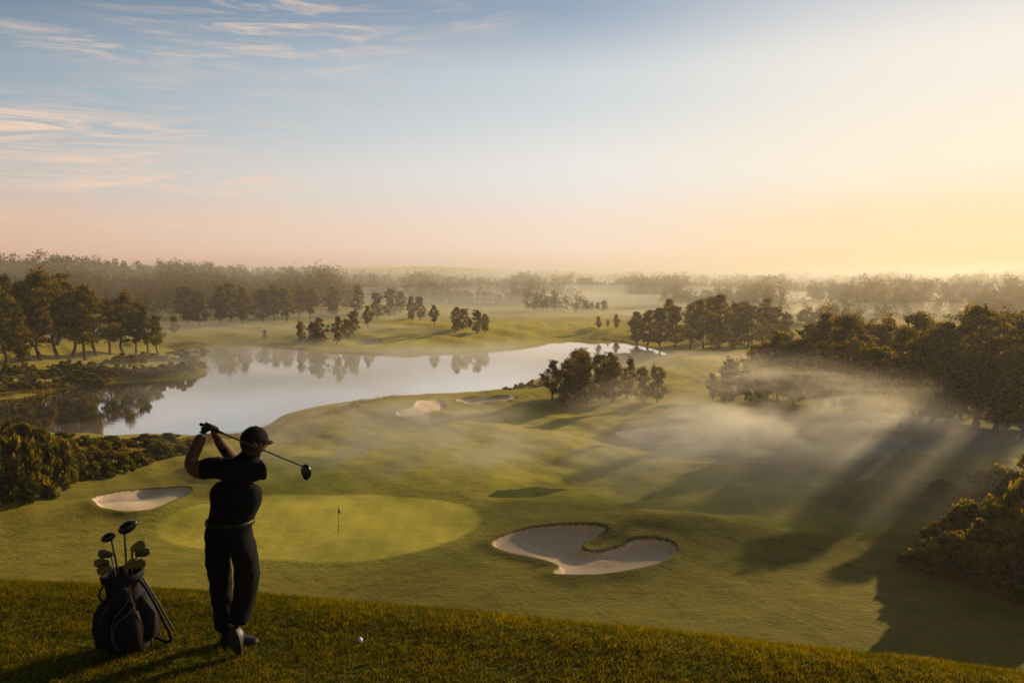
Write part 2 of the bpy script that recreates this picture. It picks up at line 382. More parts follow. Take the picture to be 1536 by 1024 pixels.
def blade_obj(name, px, py, pz, hgt, wid, r, tint, mat, lean=.35):
    n = len(px); an = r.random(n) * 6.28; ca, sa = np.cos(an), np.sin(an)
    la = r.random(n) * 6.28; ll = lean * hgt * (.3 + r.random(n))
    B = np.stack([px, py, pz], 1); w = np.stack([ca, sa, np.zeros(n)], 1) * (wid / 2)[:, None]
    L = np.stack([np.cos(la) * ll, np.sin(la) * ll, np.zeros(n)], 1); U = np.array([0, 0, 1.0])
    m = B + U * (hgt * .55)[:, None] + L * .35; tp = B + U * hgt[:, None] + L
    V = np.stack([B - w, B + w, m + w * .75, tp, m - w * .75], 1).reshape(-1, 3)
    i = np.arange(n) * 5
    tri = np.concatenate([np.stack([i, i + 1, i + 2], 1), np.stack([i, i + 2, i + 4], 1), np.stack([i + 4, i + 2, i + 3], 1)])
    return add(name, mesh_np(name, V, tri, (mat,), False, {'tint': np.repeat(tint, 5)}))
r = np.random.default_rng(5); n = 440000
px = r.uniform(-7, 6.2, n); py = r.uniform(4.3, 8.6, n)
k = (np.abs(px) < py * .78 + .4) & (py < 5.84 - .2 * px - .01 * px * px + 1.4); px, py = px[k], py[k]
cl = .5 + .5 * np.sin(px * 5.1 + 2 * np.sin(py * 3.3)) * np.sin(py * 6.3 + 1.5 * np.sin(px * 2.9)); cl2 = .5 + .5 * np.sin(px * 17 + 3 * np.sin(py * 11)) * np.sin(py * 19 + 2 * np.sin(px * 13))
hh = (.016 + .013 * cl + .014 * cl2) * (.45 + 1.1 * r.random(len(px)))
blade_obj('grass', px, py, ground_z(px, py) - .003, hh, .0035 + .004 * r.random(len(px)), r, np.clip(.02 + .34 * cl + .8 * r.random(len(px)) * cl2 + .14 * r.normal(size=len(px)), 0, 1), GRASSM, .7)
RE = [P2([(-40, 604), (60, 590), (200, 574), (300, 566), (306, 556), (270, 552), (150, 566), (-40, 585)]), P2([(428, 632), (480, 612), (560, 601), (640, 594), (640, 598), (540, 608), (470, 628)]), P2([(180, 668), (300, 656), (400, 642), (440, 632), (430, 640), (330, 662), (200, 685)]), P2([(430, 523), (370, 517), (290, 519), (260, 524), (260, 512), (430, 514)])]
qx, qy = [], []
for pl, cnt in zip(RE, (11000, 3500, 3000, 4000)):
    a = r.uniform(pl[:, 0].min(), pl[:, 0].max(), cnt * 4); b_ = r.uniform(pl[:, 1].min(), pl[:, 1].max(), cnt * 4)
    m = sdf(a, b_, pl, 5) < 0; qx.append(a[m][:cnt]); qy.append(b_[m][:cnt])
qx = np.concatenate(qx); qy = np.concatenate(qy)
blade_obj('reeds', qx, qy, ground_z(qx, qy) - .05, (.35 + .8 * r.random(len(qx))) * (.6 + .4 * np.sin(qx * .4)), .07 + .05 * r.random(len(qx)), r, r.random(len(qx)), REED, .3)

r = np.random.default_rng(9)
TX, TY, TH = [], [], []
def row(D, u0, u1, thick, h, gap=-2.0, wig=.04, cell=48.0, cap=800):
    wdt = (u1 - u0) / F * D; n = int(min(cap, wdt * thick / cell)); u = r.uniform(u0, u1, n)
    xx = (u - 768) / F * D; ph = D * .37
    d = D + r.uniform(-.5, .5, n) * thick + wig * D * np.sin(xx / D * 7 + ph) + .5 * wig * D * np.sin(xx / D * 17 + ph * 2)
    g_ = np.sin(xx / D * 13 + ph) + .7 * np.sin(xx / D * 29 + 2 * ph)
    m = g_ > gap
    TX.append(xx[m]); TY.append(d[m]); TH.append((h * (.58 + .6 * r.random(n)) * (1 + .2 * np.sin(xx / D * 40) + .12 * np.sin(xx / D * 90)))[m])
row(400, -250, 380, 40, 20); row(470, -250, 520, 50, 20); row(570, -250, 520, 60, 20, cap=400); row(700, -300, 560, 80, 21, cap=400); row(860, -350, 700, 90, 21, cap=400); row(1080, -400, 860, 110, 21, -1.2, cap=500)
row(365, 1200, 1850, 22, 12, -.6, cell=34); row(440, 1130, 1850, 34, 15, -1.2, cell=38); row(560, 1000, 1900, 44, 16, -1.3)
row(500, 790, 950, 20, 13, -.9, cell=34); row(620, 540, 800, 26, 13, -.6, cell=36); row(740, 480, 1000, 36, 14, -.9); row(760, 940, 1900, 50, 17, -1.5, cap=500)
row(980, 700, 1950, 60, 18, -1.3, cap=600); row(1300, -400, 2000, 60, 19, -1.3); row(1750, -400, 2000, 80, 21, -1.5); row(2400, -400, 2000, 110, 24); row(3200, -400, 2000, 160, 28)
TX = np.concatenate(TX); TY = np.concatenate(TY); TH = np.concatenate(TH); TZ = ground_z(TX, TY)
def forest(name, sel, per, ksz, rad_):
    tx, ty, th_, tz = TX[sel], TY[sel], TH[sel], TZ[sel]
    N_ = len(tx); D_ = np.hypot(tx, ty)
    lz = np.linspace(.20, .84, 9)
    lob = r.normal(size=(N_, 9, 3)) * np.array([.13, .13, .05]); lob[:, :, 2] += lz
    lob[:, :, :2] *= (1.25 - lz * .75)[None, :, None]
    idx = r.integers(0, 9, (N_, per))
    c = np.take_along_axis(lob, idx[:, :, None].repeat(3, 2), 1)
    d = r.normal(size=(N_, per, 3)); d /= np.linalg.norm(d, axis=2)[:, :, None]
    pp = (c + d * (rad_ * r.random((N_, per, 1)) ** .4)); pp[:, :, 2] = np.clip(pp[:, :, 2], .02, 1.06)
    pp = pp * th_[:, None, None] + np.stack([tx, ty, tz], 1)[:, None, :]
    C = pp.reshape(-1, 3); m_ = len(C)
    sz = np.repeat(np.clip(D_ * ksz, .5, 3.2), per) * (.5 + .8 * r.random(m_))
    a = r.normal(size=(m_, 3)); a /= np.linalg.norm(a, axis=1)[:, None]; b_ = np.cross(a, r.normal(size=(m_, 3))); b_ /= np.linalg.norm(b_, axis=1)[:, None]
    V = np.stack([C - a * sz[:, None], C - b_ * sz[:, None] * .6, C + a * sz[:, None], C + b_ * sz[:, None] * .6], 1).reshape(-1, 3)
    tl = r.random((N_, 9)) * .55
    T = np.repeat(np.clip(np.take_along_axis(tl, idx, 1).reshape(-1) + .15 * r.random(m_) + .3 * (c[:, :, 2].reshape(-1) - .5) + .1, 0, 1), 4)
    add(name, mesh_np(name, V, np.arange(4 * m_).reshape(-1, 4), (FARLEAF,), False, {'tint': T}))
    print(name, N_, m_)
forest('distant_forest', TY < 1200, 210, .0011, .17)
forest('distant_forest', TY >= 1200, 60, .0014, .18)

# ------------------------------------------------------------------ flagstick
WHT = simple('white_paint', (.75, .74, .70), .4, var=.05); DARK = simple('dark_cloth', (.02, .022, .03), .8)
fp = hit(508, 800); fz = gz(fp[0], fp[1])
fl = add('golf_flagstick', None, loc=(fp[0], fp[1], fz))
Vt, Ft = tube([(0, 0, -.1), (0, 0, 1.1), (0, 0, 2.3)], [.024, .022, .018], 8); add('pole', mesh_np('pole', Vt, Ft, (DARK,)), fl)
nu, nv = 9, 6; fv = []
for i in range(nu):
    for j in range(nv):
        s_ = i / (nu - 1); fv.append((.02 + s_ * .16 + .02 * math.sin(j), -s_ * .18 + .035 * math.sin(s_ * 7), 2.28 - j / (nv - 1) * .42 * (1 - .25 * s_) - s_ * .22))
ff = [(i * nv + j, i * nv + j + 1, (i + 1) * nv + j + 1, (i + 1) * nv + j) for i in range(nu - 1) for j in range(nv - 1)]
add('flag', mesh_np('flag', np.array(fv), np.array(ff), (DARK,)), fl)
Vt, Ft = tube([(0, 0, -.02), (0, 0, .012)], [.054, .054], 20); add('cup', mesh_np('cup', Vt, Ft, (WHT,)), fl)

# ------------------------------------------------------------------ golfer
def skin(name, verts, edges, radii, mats, root=0, sub=2, parent=None):
    me = bpy.data.meshes.new(name); me.from_pydata([tuple(v) for v in verts], edges, [])
    o = bpy.data.objects.new(name, me); S.collection.objects.link(o)
    md = o.modifiers.new('s', 'SKIN'); md.use_smooth_shade = True; md.branch_smoothing = .6
    for i, rr in enumerate(radii):
        sv = me.skin_vertices[0].data[i]; sv.radius = rr if isinstance(rr, tuple) else (rr, rr); sv.use_root = (i == root)
    ms = o.modifiers.new('ss', 'SUBSURF'); ms.levels = sub; ms.render_levels = sub
    dg = bpy.context.evaluated_depsgraph_get(); dg.update()
    nm_ = bpy.data.meshes.new_from_object(o.evaluated_get(dg)); bpy.data.objects.remove(o)
    nm_.name = name
    nm_.materials.clear()
    for m in mats: nm_.materials.append(m)
    nm_.polygons.foreach_set('use_smooth', np.ones(len(nm_.polygons), bool))
    return add(name, nm_, parent)
SHIRT = simple('polo_shirt_cloth', (.008, .009, .012), .9, bump=.3, bscale=60, spec=.12)
PANTS = simple('trouser_cloth', (.010, .010, .012), .9, bump=.3, bscale=50, spec=.12)
SKINM = simple('skin', (.10, .052, .032), .6, bump=.1, bscale=80, var=.1, spec=.3)
GLOVE = simple('glove_leather', (.018, .017, .017), .6, spec=.3)
LEATH = simple('belt_leather', (.022, .018, .014), .5, spec=.3)
SHOE = simple('shoe_leather', (.018, .018, .019), .45, spec=.3); SOLE = simple('shoe_sole', (.045, .045, .045), .6, spec=.3)
STEEL = simple('club_steel', (.14, .14, .145), .35, metal=1, var=.05); GRIP = simple('grip_rubber', (.015, .015, .015), .8); HEADM = simple('driver_head_paint', (.012, .012, .014), .22)
D0 = 5.6
G = lambda u, v, dy=0: at_y(u, v, D0 + dy)
foot = G(347, 975); golfer = add('golfer', None, loc=(foot[0], D0, HT))
inv = golfer.location.copy()
g = lambda u, v, dy=0: G(u, v, dy) - inv
J = [g(346, 790), g(348, 768), g(355, 744), g(358, 722), g(360, 706, .01), g(374, 687, .02), g(380, 669, .03),
     g(330, 701, .0), g(294, 704, .05), g(284, 695, .08), g(304, 650, .15),
     g(387, 704, .03), g(352, 692, .32), g(324, 654, .18),
     g(325, 808, .01), g(330, 868, .05), g(337, 948, .1),
     g(366, 808, -.01), g(371, 868, .02), g(354, 938, -.04),
     g(327, 836, .03), g(369, 836, .0), g(334, 905, .08), g(366, 902, .0)]
E = [(0, 1), (1, 2), (2, 3), (3, 4), (4, 5), (5, 6), (4, 7), (7, 8), (8, 9), (9, 10), (4, 11), (11, 12), (12, 13), (0, 14), (14, 20), (20, 15), (15, 22), (22, 16), (0, 17), (17, 21), (21, 18), (18, 23), (23, 19)]
RD = [(.16, .20), (.14, .205), (.15, .23), (.165, .25), (.14, .17), (.072, .072), (.062, .065),
      (.11, .11), (.08, .078), (.058, .058), (.042, .042), (.12, .12), (.062, .062), (.042, .042),
      (.125, .13), (.088, .095), (.080, .085), (.125, .13), (.098, .102), (.085, .09), (.10, .108), (.108, .112), (.080, .085), (.09, .095)]
body = skin('body', J, E, RD, (SHIRT, PANTS, SKINM), 0, 3, golfer)
me = body.data; nv_ = len(me.vertices); co = np.zeros(nv_ * 3); me.vertices.foreach_get('co', co); co = co.reshape(-1, 3)
no = np.zeros(nv_ * 3); me.vertices.foreach_get('normal', no); no = no.reshape(-1, 3)
waist_z = g(347, 781)[2]
q = co
w_ = np.sin(q[:, 2] * 34 + q[:, 0] * 22 + 5 * np.sin(q[:, 0] * 14 + q[:, 1] * 9)) * np.sin(q[:, 0] * 27 - q[:, 2] * 13 + q[:, 1] * 21)
amp = np.where(q[:, 2] < waist_z, .006, .005)
armmask = (q[:, 0] < g(303, 700)[0]) & (q[:, 2] > 1.2)
far = (q[:, 1] > .21) & (q[:, 2] > 1.25)
skinmask = armmask | far | (q[:, 2] > g(376, 682)[2])
amp = np.where(skinmask, 0, amp)
co2 = q + no * (w_ * amp)[:, None]
me.vertices.foreach_set('co', co2.ravel())
pi = []
for p_ in me.polygons:
    c_ = p_.center; vm = np.mean([skinmask[i] for i in p_.vertices])
    pi.append(2 if vm > .5 else (1 if c_[2] < waist_z else 0))
me.polygons.foreach_set('material_index', pi); me.update()

def blob(name, mat, fn, parent, seg=32, rings=20, sub=0):
    bm = bmesh.new(); bmesh.ops.create_uvsphere(bm, u_segments=seg, v_segments=rings, radius=1)
    for v_ in bm.verts: v_.co = fn(v_.co.copy())
    me = bpy.data.meshes.new(name); bm.to_mesh(me); bm.free()
    me.materials.append(mat); me.polygons.foreach_set('use_smooth', np.ones(len(me.polygons), bool))
    return add(name, me, parent)
hc = g(381, 662, .03)
fd = Vector((.86, .48, -.12)).normalized(); up = Vector((.08, -.02, 1)); rt = fd.cross(up).normalized(); up = rt.cross(fd)
HM = Matrix((rt, fd, up)).transposed()
def hx(p): return HM @ Vector(p) + hc
def headf(c):
    x_, y_, z_ = c
    w = .076 * (1 - .28 * max(0, -z_) ** 1.5); dpt = .098 if y_ < 0 else .094
    yy = y_ * dpt * (1 - .12 * max(0, -z_)) + (.012 * max(0, -z_) if y_ > 0 else 0)
    nose = math.exp(-((x_ / .18) ** 2 + ((z_ + .18) / .22) ** 2)) * (y_ > .5) * .024
    eye = -math.exp(-(((abs(x_) - .38) / .2) ** 2 + ((z_ - .02) / .14) ** 2)) * (y_ > .4) * .008
    mouth = math.exp(-((x_ / .3) ** 2 + ((z_ + .52) / .1) ** 2)) * (y_ > .3) * .006
    return hx((x_ * w, yy + nose + eye + mouth, z_ * .118))
HAIR = simple('hair', (.02, .015, .012), .8, spec=.2)
blob('head', SKINM, headf, golfer, 48, 36)
for s_ in (-1, 1):
    blob('ear', SKINM, lambda c, s_=s_: hx((s_ * .080 + c.x * .010, -.008 + c.y * .018, -.006 + c.z * .032)), golfer, 14, 10)
    blob('eye', WHT, lambda c, s_=s_: hx((s_ * .030 + c.x * .012, .080 + c.y * .012, .004 + c.z * .011)), golfer, 10, 8)
def hairf(c):
    z_ = max(c.z, -.62 + .3 * max(0, c.y)); return hx((c.x * .080, c.y * .100 - .006 if c.y < .1 else c.y * .05 - .001, z_ * .118 + .004))
blob('hair', HAIR, hairf, golfer, 32, 24)
CAP = simple('cap_cloth', (.011, .011, .013), .9, bump=.3, bscale=90, spec=.15)
def capf(c):
    z_ = max(c.z, 0.0); return hx((c.x * .086, c.y * .106, .014 + z_ * .108))
blob('cap', CAP, capf, golfer, 40, 24)
def brim(c):
    return hx((c.x * .074, .055 + (c.y * .052 + .036), .020 + c.z * .005 - .018 * c.x ** 2 - .012 * (c.y + .5)))
blob('cap_brim', CAP, brim, golfer, 32, 12)
blob('cap_button', CAP, lambda c: hx((c.x * .008, c.y * .008, .123 + c.z * .005)), golfer, 10, 8)
def ringpts(ctr, ax, ay, n=28):
    return [ctr + Vector((ax * math.cos(th), ay * math.sin(th), 0)) for th in [2 * math.pi * k / n for k in range(n + 1)]]
def band_mesh(name, rings, mat, parent):
    n = len(rings[0]); V = [tuple(p) for rg in rings for p in rg]
    Fc = [(i * n + k, i * n + k + 1, (i + 1) * n + k + 1, (i + 1) * n + k) for i in range(len(rings) - 1) for k in range(n - 1)]
    me = bpy.data.meshes.new(name); me.from_pydata(V, [], Fc); me.materials.append(mat)
    me.polygons.foreach_set('use_smooth', np.ones(len(Fc), bool))
    return add(name, me, parent)
nk = g(374, 686, .02)
band_mesh('shirt_collar', [ringpts(nk + Vector((0, 0, -.03)), .08, .08), ringpts(nk + Vector((.004, 0, .008)), .068, .068), ringpts(nk + Vector((.004, 0, .010)), .062, .062), ringpts(nk + Vector((0, 0, -.02)), .06, .06)], SHIRT, golfer)
sec = co2[(np.abs(co2[:, 2] - waist_z) < .03)]; cx_ = (sec[:, 0].max() + sec[:, 0].min()) / 2; cy_ = (sec[:, 1].max() + sec[:, 1].min()) / 2
angs = np.arctan2(sec[:, 1] - cy_, sec[:, 0] - cx_); rads = np.hypot(sec[:, 1] - cy_, sec[:, 0] - cx_)
def beltring(z_, off):
    out = []
    for k in range(41):
        th = -math.pi + 2 * math.pi * (k % 40) / 40; dd = np.abs((angs - th + math.pi) % (2 * math.pi) - math.pi)
        rr = rads[dd < .3].max() + off
        out.append(Vector((cx_ + rr * math.cos(th), cy_ + rr * math.sin(th), z_)))
    return out
band_mesh('belt', [beltring(waist_z - .017, -.008), beltring(waist_z - .017, .003), beltring(waist_z + .017, .003), beltring(waist_z + .017, -.008)], LEATH, golfer)
def shoe(name, heel, toe, upv):
    heel = Vector(heel); toe = Vector(toe); f_ = (toe - heel); L = f_.length; f_.normalize()
    r_ = f_.cross(Vector(upv)).normalized(); u_ = r_.cross(f_)
    M = Matrix((r_, f_, u_)).transposed()
    def up_(c):
        y_ = (c.y + 1) / 2; w = .042 + .012 * math.sin(y_ * 2.6); hgt = .085 - .05 * float(smooth(.3, .8, y_))
        return M @ Vector((math.copysign(abs(c.x) ** .8, c.x) * w, y_ * L, .018 + max(c.z, -.15) * hgt)) + heel
    def so(c):
        y_ = (c.y + 1) / 2; w = .044 + .013 * math.sin(y_ * 2.6)
        return M @ Vector((math.copysign(abs(c.x) ** .7, c.x) * w, -.006 + y_ * (L + .012), .010 + max(-1, min(1, c.z * 3)) * .010)) + heel
    blob(name + '_upper', SHOE, up_, golfer, 28, 20); blob(name + '_sole', SOLE, so, golfer, 28, 16)
gp = lambda u, v: Vector((at_z(u, v, HT)[0], at_z(u, v, HT)[1], HT)) - inv
h1 = gp(330, 962); t1 = gp(387, 963)
shoe('lead_shoe', h1, t1, (0, 0, 1))
t2 = gp(357, 984); h2 = g(346, 940, -.07)
shoe('trail_shoe', h2, t2 + Vector((0, 0, .012)), (.15, .75, .6))
blob('ankle_lead', SHOE, lambda c: Vector((c.x * .042, c.y * .042, c.z * .06)) + h1 + Vector((.045, .01, .09)), golfer, 16, 10)
hA = g(313, 641, .15); hB = g(456, 700, -.4); sd = (hB - hA).normalized()
club = add('golf_club', None, loc=golfer.location)
butt = hA - sd * .10
Vt, Ft = tube([tuple(butt + sd * k) for k in (0, .05, .27)], [.0135, .0145, .0105], 12); add('grip', mesh_np('grip', Vt, Ft, (GRIP,)), club)
tip = hB
Vt, Ft = tube([tuple(butt + sd * .25), tuple((butt + tip) / 2), tuple(tip)], [.0075, .0065, .005], 10); add('shaft', mesh_np('shaft', Vt, Ft, (STEEL,)), club)
e_u = Vector((0.15, 0, -1)); e_u = (e_u - sd * e_u.dot(sd)).normalized(); e_s = sd.cross(e_u)
def dh(c):
    k = 1 - .35 * max(0, c.x) ** 2
    return tip + sd * (.02 + c.y * .047 * k) + e_u * (.035 + c.x * .062) + e_s * (c.z * .032 * (1 if c.z > 0 else .6) * k)
blob('driver_head', HEADM, dh, club, 28, 18)
blob('hosel', HEADM, lambda c: tip + sd * (c.y * .03) + e_u * c.x * .01 + e_s * c.z * .01, club, 12, 8)
def hand(name, along, wrist, mat):
    c0 = butt + sd * along
    tow = Vector(wrist) - (c0 + sd * .035); e1 = (tow - sd * tow.dot(sd)).normalized(); e2 = sd.cross(e1)
    pc = c0 + sd * .035 + e1 * .034
    verts = [Vector(wrist).lerp(pc, -.25), Vector(wrist).lerp(pc, .55), pc]
    skin(name + '_palm', verts + [c0 + sd * .012 + e1 * .028, c0 + sd * .060 + e1 * .028], [(0, 1), (1, 2), (2, 3), (2, 4)], [(.042, .040), (.042, .034), (.040, .030), (.022, .022), (.022, .022)], (mat,), 0, 2, golfer)
    for k, (ln, a_) in enumerate(((.85, 0), (1, .021), (1.05, .042), (.95, .063))):
        ch = []
        for s_ in range(6):
            th = math.radians(-25 + s_ * 46 * ln)
            rr = .026
            ch.append(c0 + sd * (a_ + .004) + e1 * rr * math.cos(th) * 1.05 + e2 * rr * math.sin(th))
        skin('%s_finger_%d' % (name, k + 1), ch, [(i, i + 1) for i in range(5)], [.0115, .0115, .0108, .0105, .0098, .008], (mat,), 0, 1, golfer)
    th_ = [pc - e2 * .018 + e1 * .004, c0 + sd * .055 - e2 * .027 + e1 * .012, c0 + sd * .08 - e2 * .022, c0 + sd * .102 - e2 * .016 - e1 * .008]
    skin(name + '_thumb', th_, [(0, 1), (1, 2), (2, 3)], [.015, .013, .0115, .0095], (mat,), 0, 1, golfer)
hand('left_hand', .03, J[10], GLOVE)
hand('right_hand', .115, J[13], SKINM)

# ------------------------------------------------------------------ golf bag
BAG = simple('bag_fabric', (.012, .013, .016), .75, bump=.3, bscale=50, spec=.2); PIPE = simple('bag_piping', (.10, .10, .11), .6); REDP = simple('red_trim', (.10, .010, .010), .6)
bp = gp(193, 975) + inv
bag = add('golf_bag', None, loc=(bp[0], bp[1] + .05, HT)); bag.rotation_euler = (0, math.radians(-3), math.radians(12))
def loft(name, secs, mat, parent, n=32, pw=.8):
    V = []; Fc = []
    for (cx, cy, z_, rx, ry) in secs:
        for k in range(n):
            th = 2 * math.pi * k / n; c_, s_ = math.cos(th), math.sin(th)
            V.append((cx + rx * math.copysign(abs(c_) ** pw, c_), cy + ry * math.copysign(abs(s_) ** pw, s_), z_))
    for i in range(len(secs) - 1):
        for k in range(n): Fc.append((i * n + k, i * n + (k + 1) % n, (i + 1) * n + (k + 1) % n, (i + 1) * n + k))
    Fc2 = [tuple(range(n))[::-1], tuple(range((len(secs) - 1) * n, len(secs) * n))]
    me = bpy.data.meshes.new(name); me.from_pydata(V, [], Fc + Fc2); me.materials.append(mat)
    me.polygons.foreach_set('use_smooth', np.ones(len(me.polygons), bool))
    return add(name, me, parent)
loft('bag_body', [(0, 0, 0, .125, .105), (0, 0, .012, .14, .12), (0, 0, .05, .148, .128), (0, 0, .2, .145, .125), (-.005, 0, .4, .135, .115), (-.01, 0, .52, .13, .11), (-.012, 0, .60, .138, .118), (-.012, 0, .605, .128, .108), (-.012, 0, .56, .115, .1)], BAG, bag)
loft('bag_base', [(0, 0, 0, .15, .13), (0, 0, .006, .158, .138), (0, 0, .045, .156, .136), (0, 0, .05, .149, .129)], BAG, bag)
loft('bag_collar', [(-.012, 0, .575, .142, .122), (-.012, 0, .58, .152, .132), (-.012, 0, .625, .156, .136), (-.012, 0, .635, .148, .128), (-.012, 0, .625, .138, .118), (-.012, 0, .58, .132, .112)], BAG, bag)
loft('side_pocket', [(-.13, -.02, .05, .05, .07), (-.155, -.02, .08, .085, .1), (-.165, -.02, .2, .095, .11), (-.15, -.02, .34, .085, .1), (-.125, -.02, .42, .055, .08), (-.11, -.02, .45, .02, .05)], BAG, bag)
loft('front_pocket', [(.03, -.11, .05, .07, .04), (.03, -.125, .08, .1, .065), (.03, -.13, .24, .1, .07), (.03, -.12, .34, .09, .055), (.03, -.11, .38, .05, .03)], BAG, bag)
loft('upper_pocket', [(-.02, -.10, .40, .06, .03), (-.02, -.115, .42, .085, .045), (-.02, -.115, .53, .08, .045), (-.02, -.10, .56, .05, .02)], BAG, bag)
loft('right_pocket', [(.12, -.01, .06, .04, .06), (.14, -.01, .1, .075, .09), (.145, -.01, .28, .075, .09), (.12, -.01, .42, .045, .07), (.10, -.01, .45, .02, .04)], BAG, bag)
def rope(name, pts, rad, mat, parent, n=8):
    P_ = np.array(pts, float); m = len(P_); out = []
    for i in range(m - 1):
        p0, p1, p2, p3 = P_[max(i - 1, 0)], P_[i], P_[i + 1], P_[min(i + 2, m - 1)]
        for k in range(6):
            t_ = k / 6; out.append(.5 * ((2 * p1) + (-p0 + p2) * t_ + (2 * p0 - 5 * p1 + 4 * p2 - p3) * t_ ** 2 + (-p0 + 3 * p1 - 3 * p2 + p3) * t_ ** 3))
    out.append(P_[-1]); Vt, Ft = tube(out, [rad] * len(out), n); return add(name, mesh_np(name, Vt, Ft, (mat,)), parent)
rope('piping_a', [(-.08, -.135, .06), (-.09, -.15, .2), (-.05, -.16, .33), (.02, -.165, .40), (.06, -.15, .46)], .004, PIPE, bag)
rope('piping_b', [(-.04, -.18, .07), (-.06, -.205, .2), (-.03, -.2, .30), (.05, -.19, .35), (.11, -.15, .42)], .004, PIPE, bag)
rope('piping_c', [(.13, -.12, .08), (.135, -.14, .22), (.11, -.16, .34), (.08, -.14, .45), (.07, -.125, .56)], .004, REDP, bag)
rope('zip', [(-.10, -.12, .42), (-.15, -.125, .34), (-.2, -.115, .2), (-.21, -.10, .1)], .003, PIPE, bag)
rope('shoulder_strap', [(.10, -.05, .60), (.17, -.07, .50), (.22, -.06, .36), (.27, -.05, .2), (.31, -.04, .05), (.27, -.02, .015), (.18, 0, .06)], .013, BAG, bag)
DSTEEL = simple('black_tube', (.03, .03, .03), .5)
rope('stand_leg', [(.11, .04, .57), (.19, .12, .3), (.27, .2, .0)], .008, DSTEEL, bag)
rope('stand_leg_b', [(.05, .1, .57), (.06, .2, .3), (.07, .3, .0)], .008, DSTEEL, bag)
rope('handle', [(-.14, -.03, .55), (-.18, -.04, .50), (-.17, -.04, .43), (-.13, -.04, .40)], .009, BAG, bag)
def wood(x_, z_, y_, sc, tilt, bx):
    rope('shaft', [(bx, y_ * .5, .45), ((bx + x_) / 2, y_ * .8, (.45 + z_) / 2), (x_, y_, z_ - .01)], .0085, DSTEEL, bag)
    ct, st_ = math.cos(tilt), math.sin(tilt)
    def f_(c):
        k = 1 - .3 * max(0, c.x) ** 2
        a, b2 = (.022 + c.x * .055) * sc, c.z * .034 * k * sc
        return Vector((x_ + a * ct - b2 * st_, y_ + c.y * .042 * k * sc, z_ + a * st_ + b2 * ct))
    blob('wood_head', HEADM, f_, bag, 24, 16)
wood(-.065, .93, 0, 1.05, math.radians(200), -.03); wood(.03, .97, .02, 1.4, math.radians(25), .01)
def iron(x_, z_, y_, ang, bx, sc=1.25):
    rope('iron_shaft', [(bx, y_ * .5, .45), ((bx + x_) / 2, y_ * .8, (.45 + z_) / 2), (x_, y_, z_)], .006, STEEL, bag)
    bm = bmesh.new(); pr = [(-.012, 0), (.004, .012), (.05, .028), (.078, .012), (.078, -.022), (.05, -.034), (-.006, -.022)]
    ca, sa = math.cos(ang) * sc, math.sin(ang) * sc
    a = [bm.verts.new((x_ + p * ca - q_ * sa, y_ - .007, z_ + p * sa + q_ * ca)) for p, q_ in pr]; b2 = [bm.verts.new((x_ + p * ca - q_ * sa, y_ + .012, z_ + p * sa + q_ * ca)) for p, q_ in pr]
    bm.faces.new(a); bm.faces.new(b2[::-1])
    for k in range(len(pr)): bm.faces.new((a[k], b2[k], b2[(k + 1) % len(pr)], a[(k + 1) % len(pr)]))
    bmesh.ops.recalc_face_normals(bm, faces=bm.faces); bmesh.ops.bevel(bm, geom=bm.edges[:], offset=.003, segments=2, affect='EDGES')
    me = bpy.data.meshes.new('iron_head'); bm.to_mesh(me); bm.free(); me.materials.append(STEEL); add('iron_head', me, bag)
for a in [(.09, .83, -.03, .25, .05), (.10, .76, .02, .1, .06), (.085, .71, -.06, -.1, .06), (-.10, .72, -.03, 3.0, -.06), (-.07, .69, -.07, 3.3, -.05), (.03, .70, -.07, .3, .02), (-.09, .76, .03, 2.8, -.05), (.06, .79, .05, .2, .03)]: iron(*a)

bl = gp(540, 965) + inv
bz = gz(bl[0], bl[1])
def ballm():
    m, t = newmat('ball_cover'); v_ = t.n('ShaderNodeTexVoronoi', i={'Vector': t.n('ShaderNodeTexCoord').outputs['Object'], 'Scale': 220.0}).outputs[0]
    b = t.n('ShaderNodeBsdfPrincipled', i={'Base Color': (.8, .79, .76, 1), 'Roughness': .3, 'Normal': t.n('ShaderNodeBump', i={'Strength': .4, 'Distance': .001, 'Height': v_}).outputs[0]})
    o = t.n('ShaderNodeOutputMaterial'); t.link(b.outputs[0], o.inputs[0]); return m
gb = blob('golf_ball', ballm(), lambda c: c * .0225, None, 32, 20); gb.location = (bl[0], bl[1], bz + .033)

# ------------------------------------------------------------------ sun, sky
AZ, EL = math.radians(50), math.radians(14.5)
sun_dir = Vector((math.sin(AZ) * math.cos(EL), math.cos(AZ) * math.cos(EL), math.sin(EL)))
L = bpy.data.lights.new('sun', 'SUN'); L.energy = 5.0; L.angle = math.radians(.5); L.color = (1, .73, .37)
lo = add('sun', L); lo.rotation_euler = sun_dir.to_track_quat('Z', 'Y').to_euler()
W = bpy.data.worlds.new('World'); S.world = W; W.use_nodes = True
t = NT(W.node_tree)
dirv = t.n('ShaderNodeTexCoord').outputs['Generated']
sx = t.n('ShaderNodeSeparateXYZ', i={0: dirv})
dx, dy, dz = sx.outputs
sky = t.n('ShaderNodeTexSky', sky_type='NISHITA'); sky.sun_disc = False; sky.sun_elevation = EL; sky.sun_rotation = AZ; sky.dust_density = 3; sky.air_density = 1.2
nish = t.vmath('MULTIPLY', sky.outputs[0], (.05, .05, .044)).outputs[0]
hl = t.math('SQRT', t.math('ADD', t.math('MULTIPLY', dx, dx), t.math('ADD', t.math('MULTIPLY', dy, dy), 1e-5)))
cs = t.math('DIVIDE', t.math('ADD', t.math('MULTIPLY', dx, math.sin(AZ)), t.math('MULTIPLY', dy, math.cos(AZ))), hl)
lin = lambda c: tuple(((k / 255) / 12.92 if k < 11 else (((k / 255) + .055) / 1.055) ** 2.4) for k in c) + (1,)
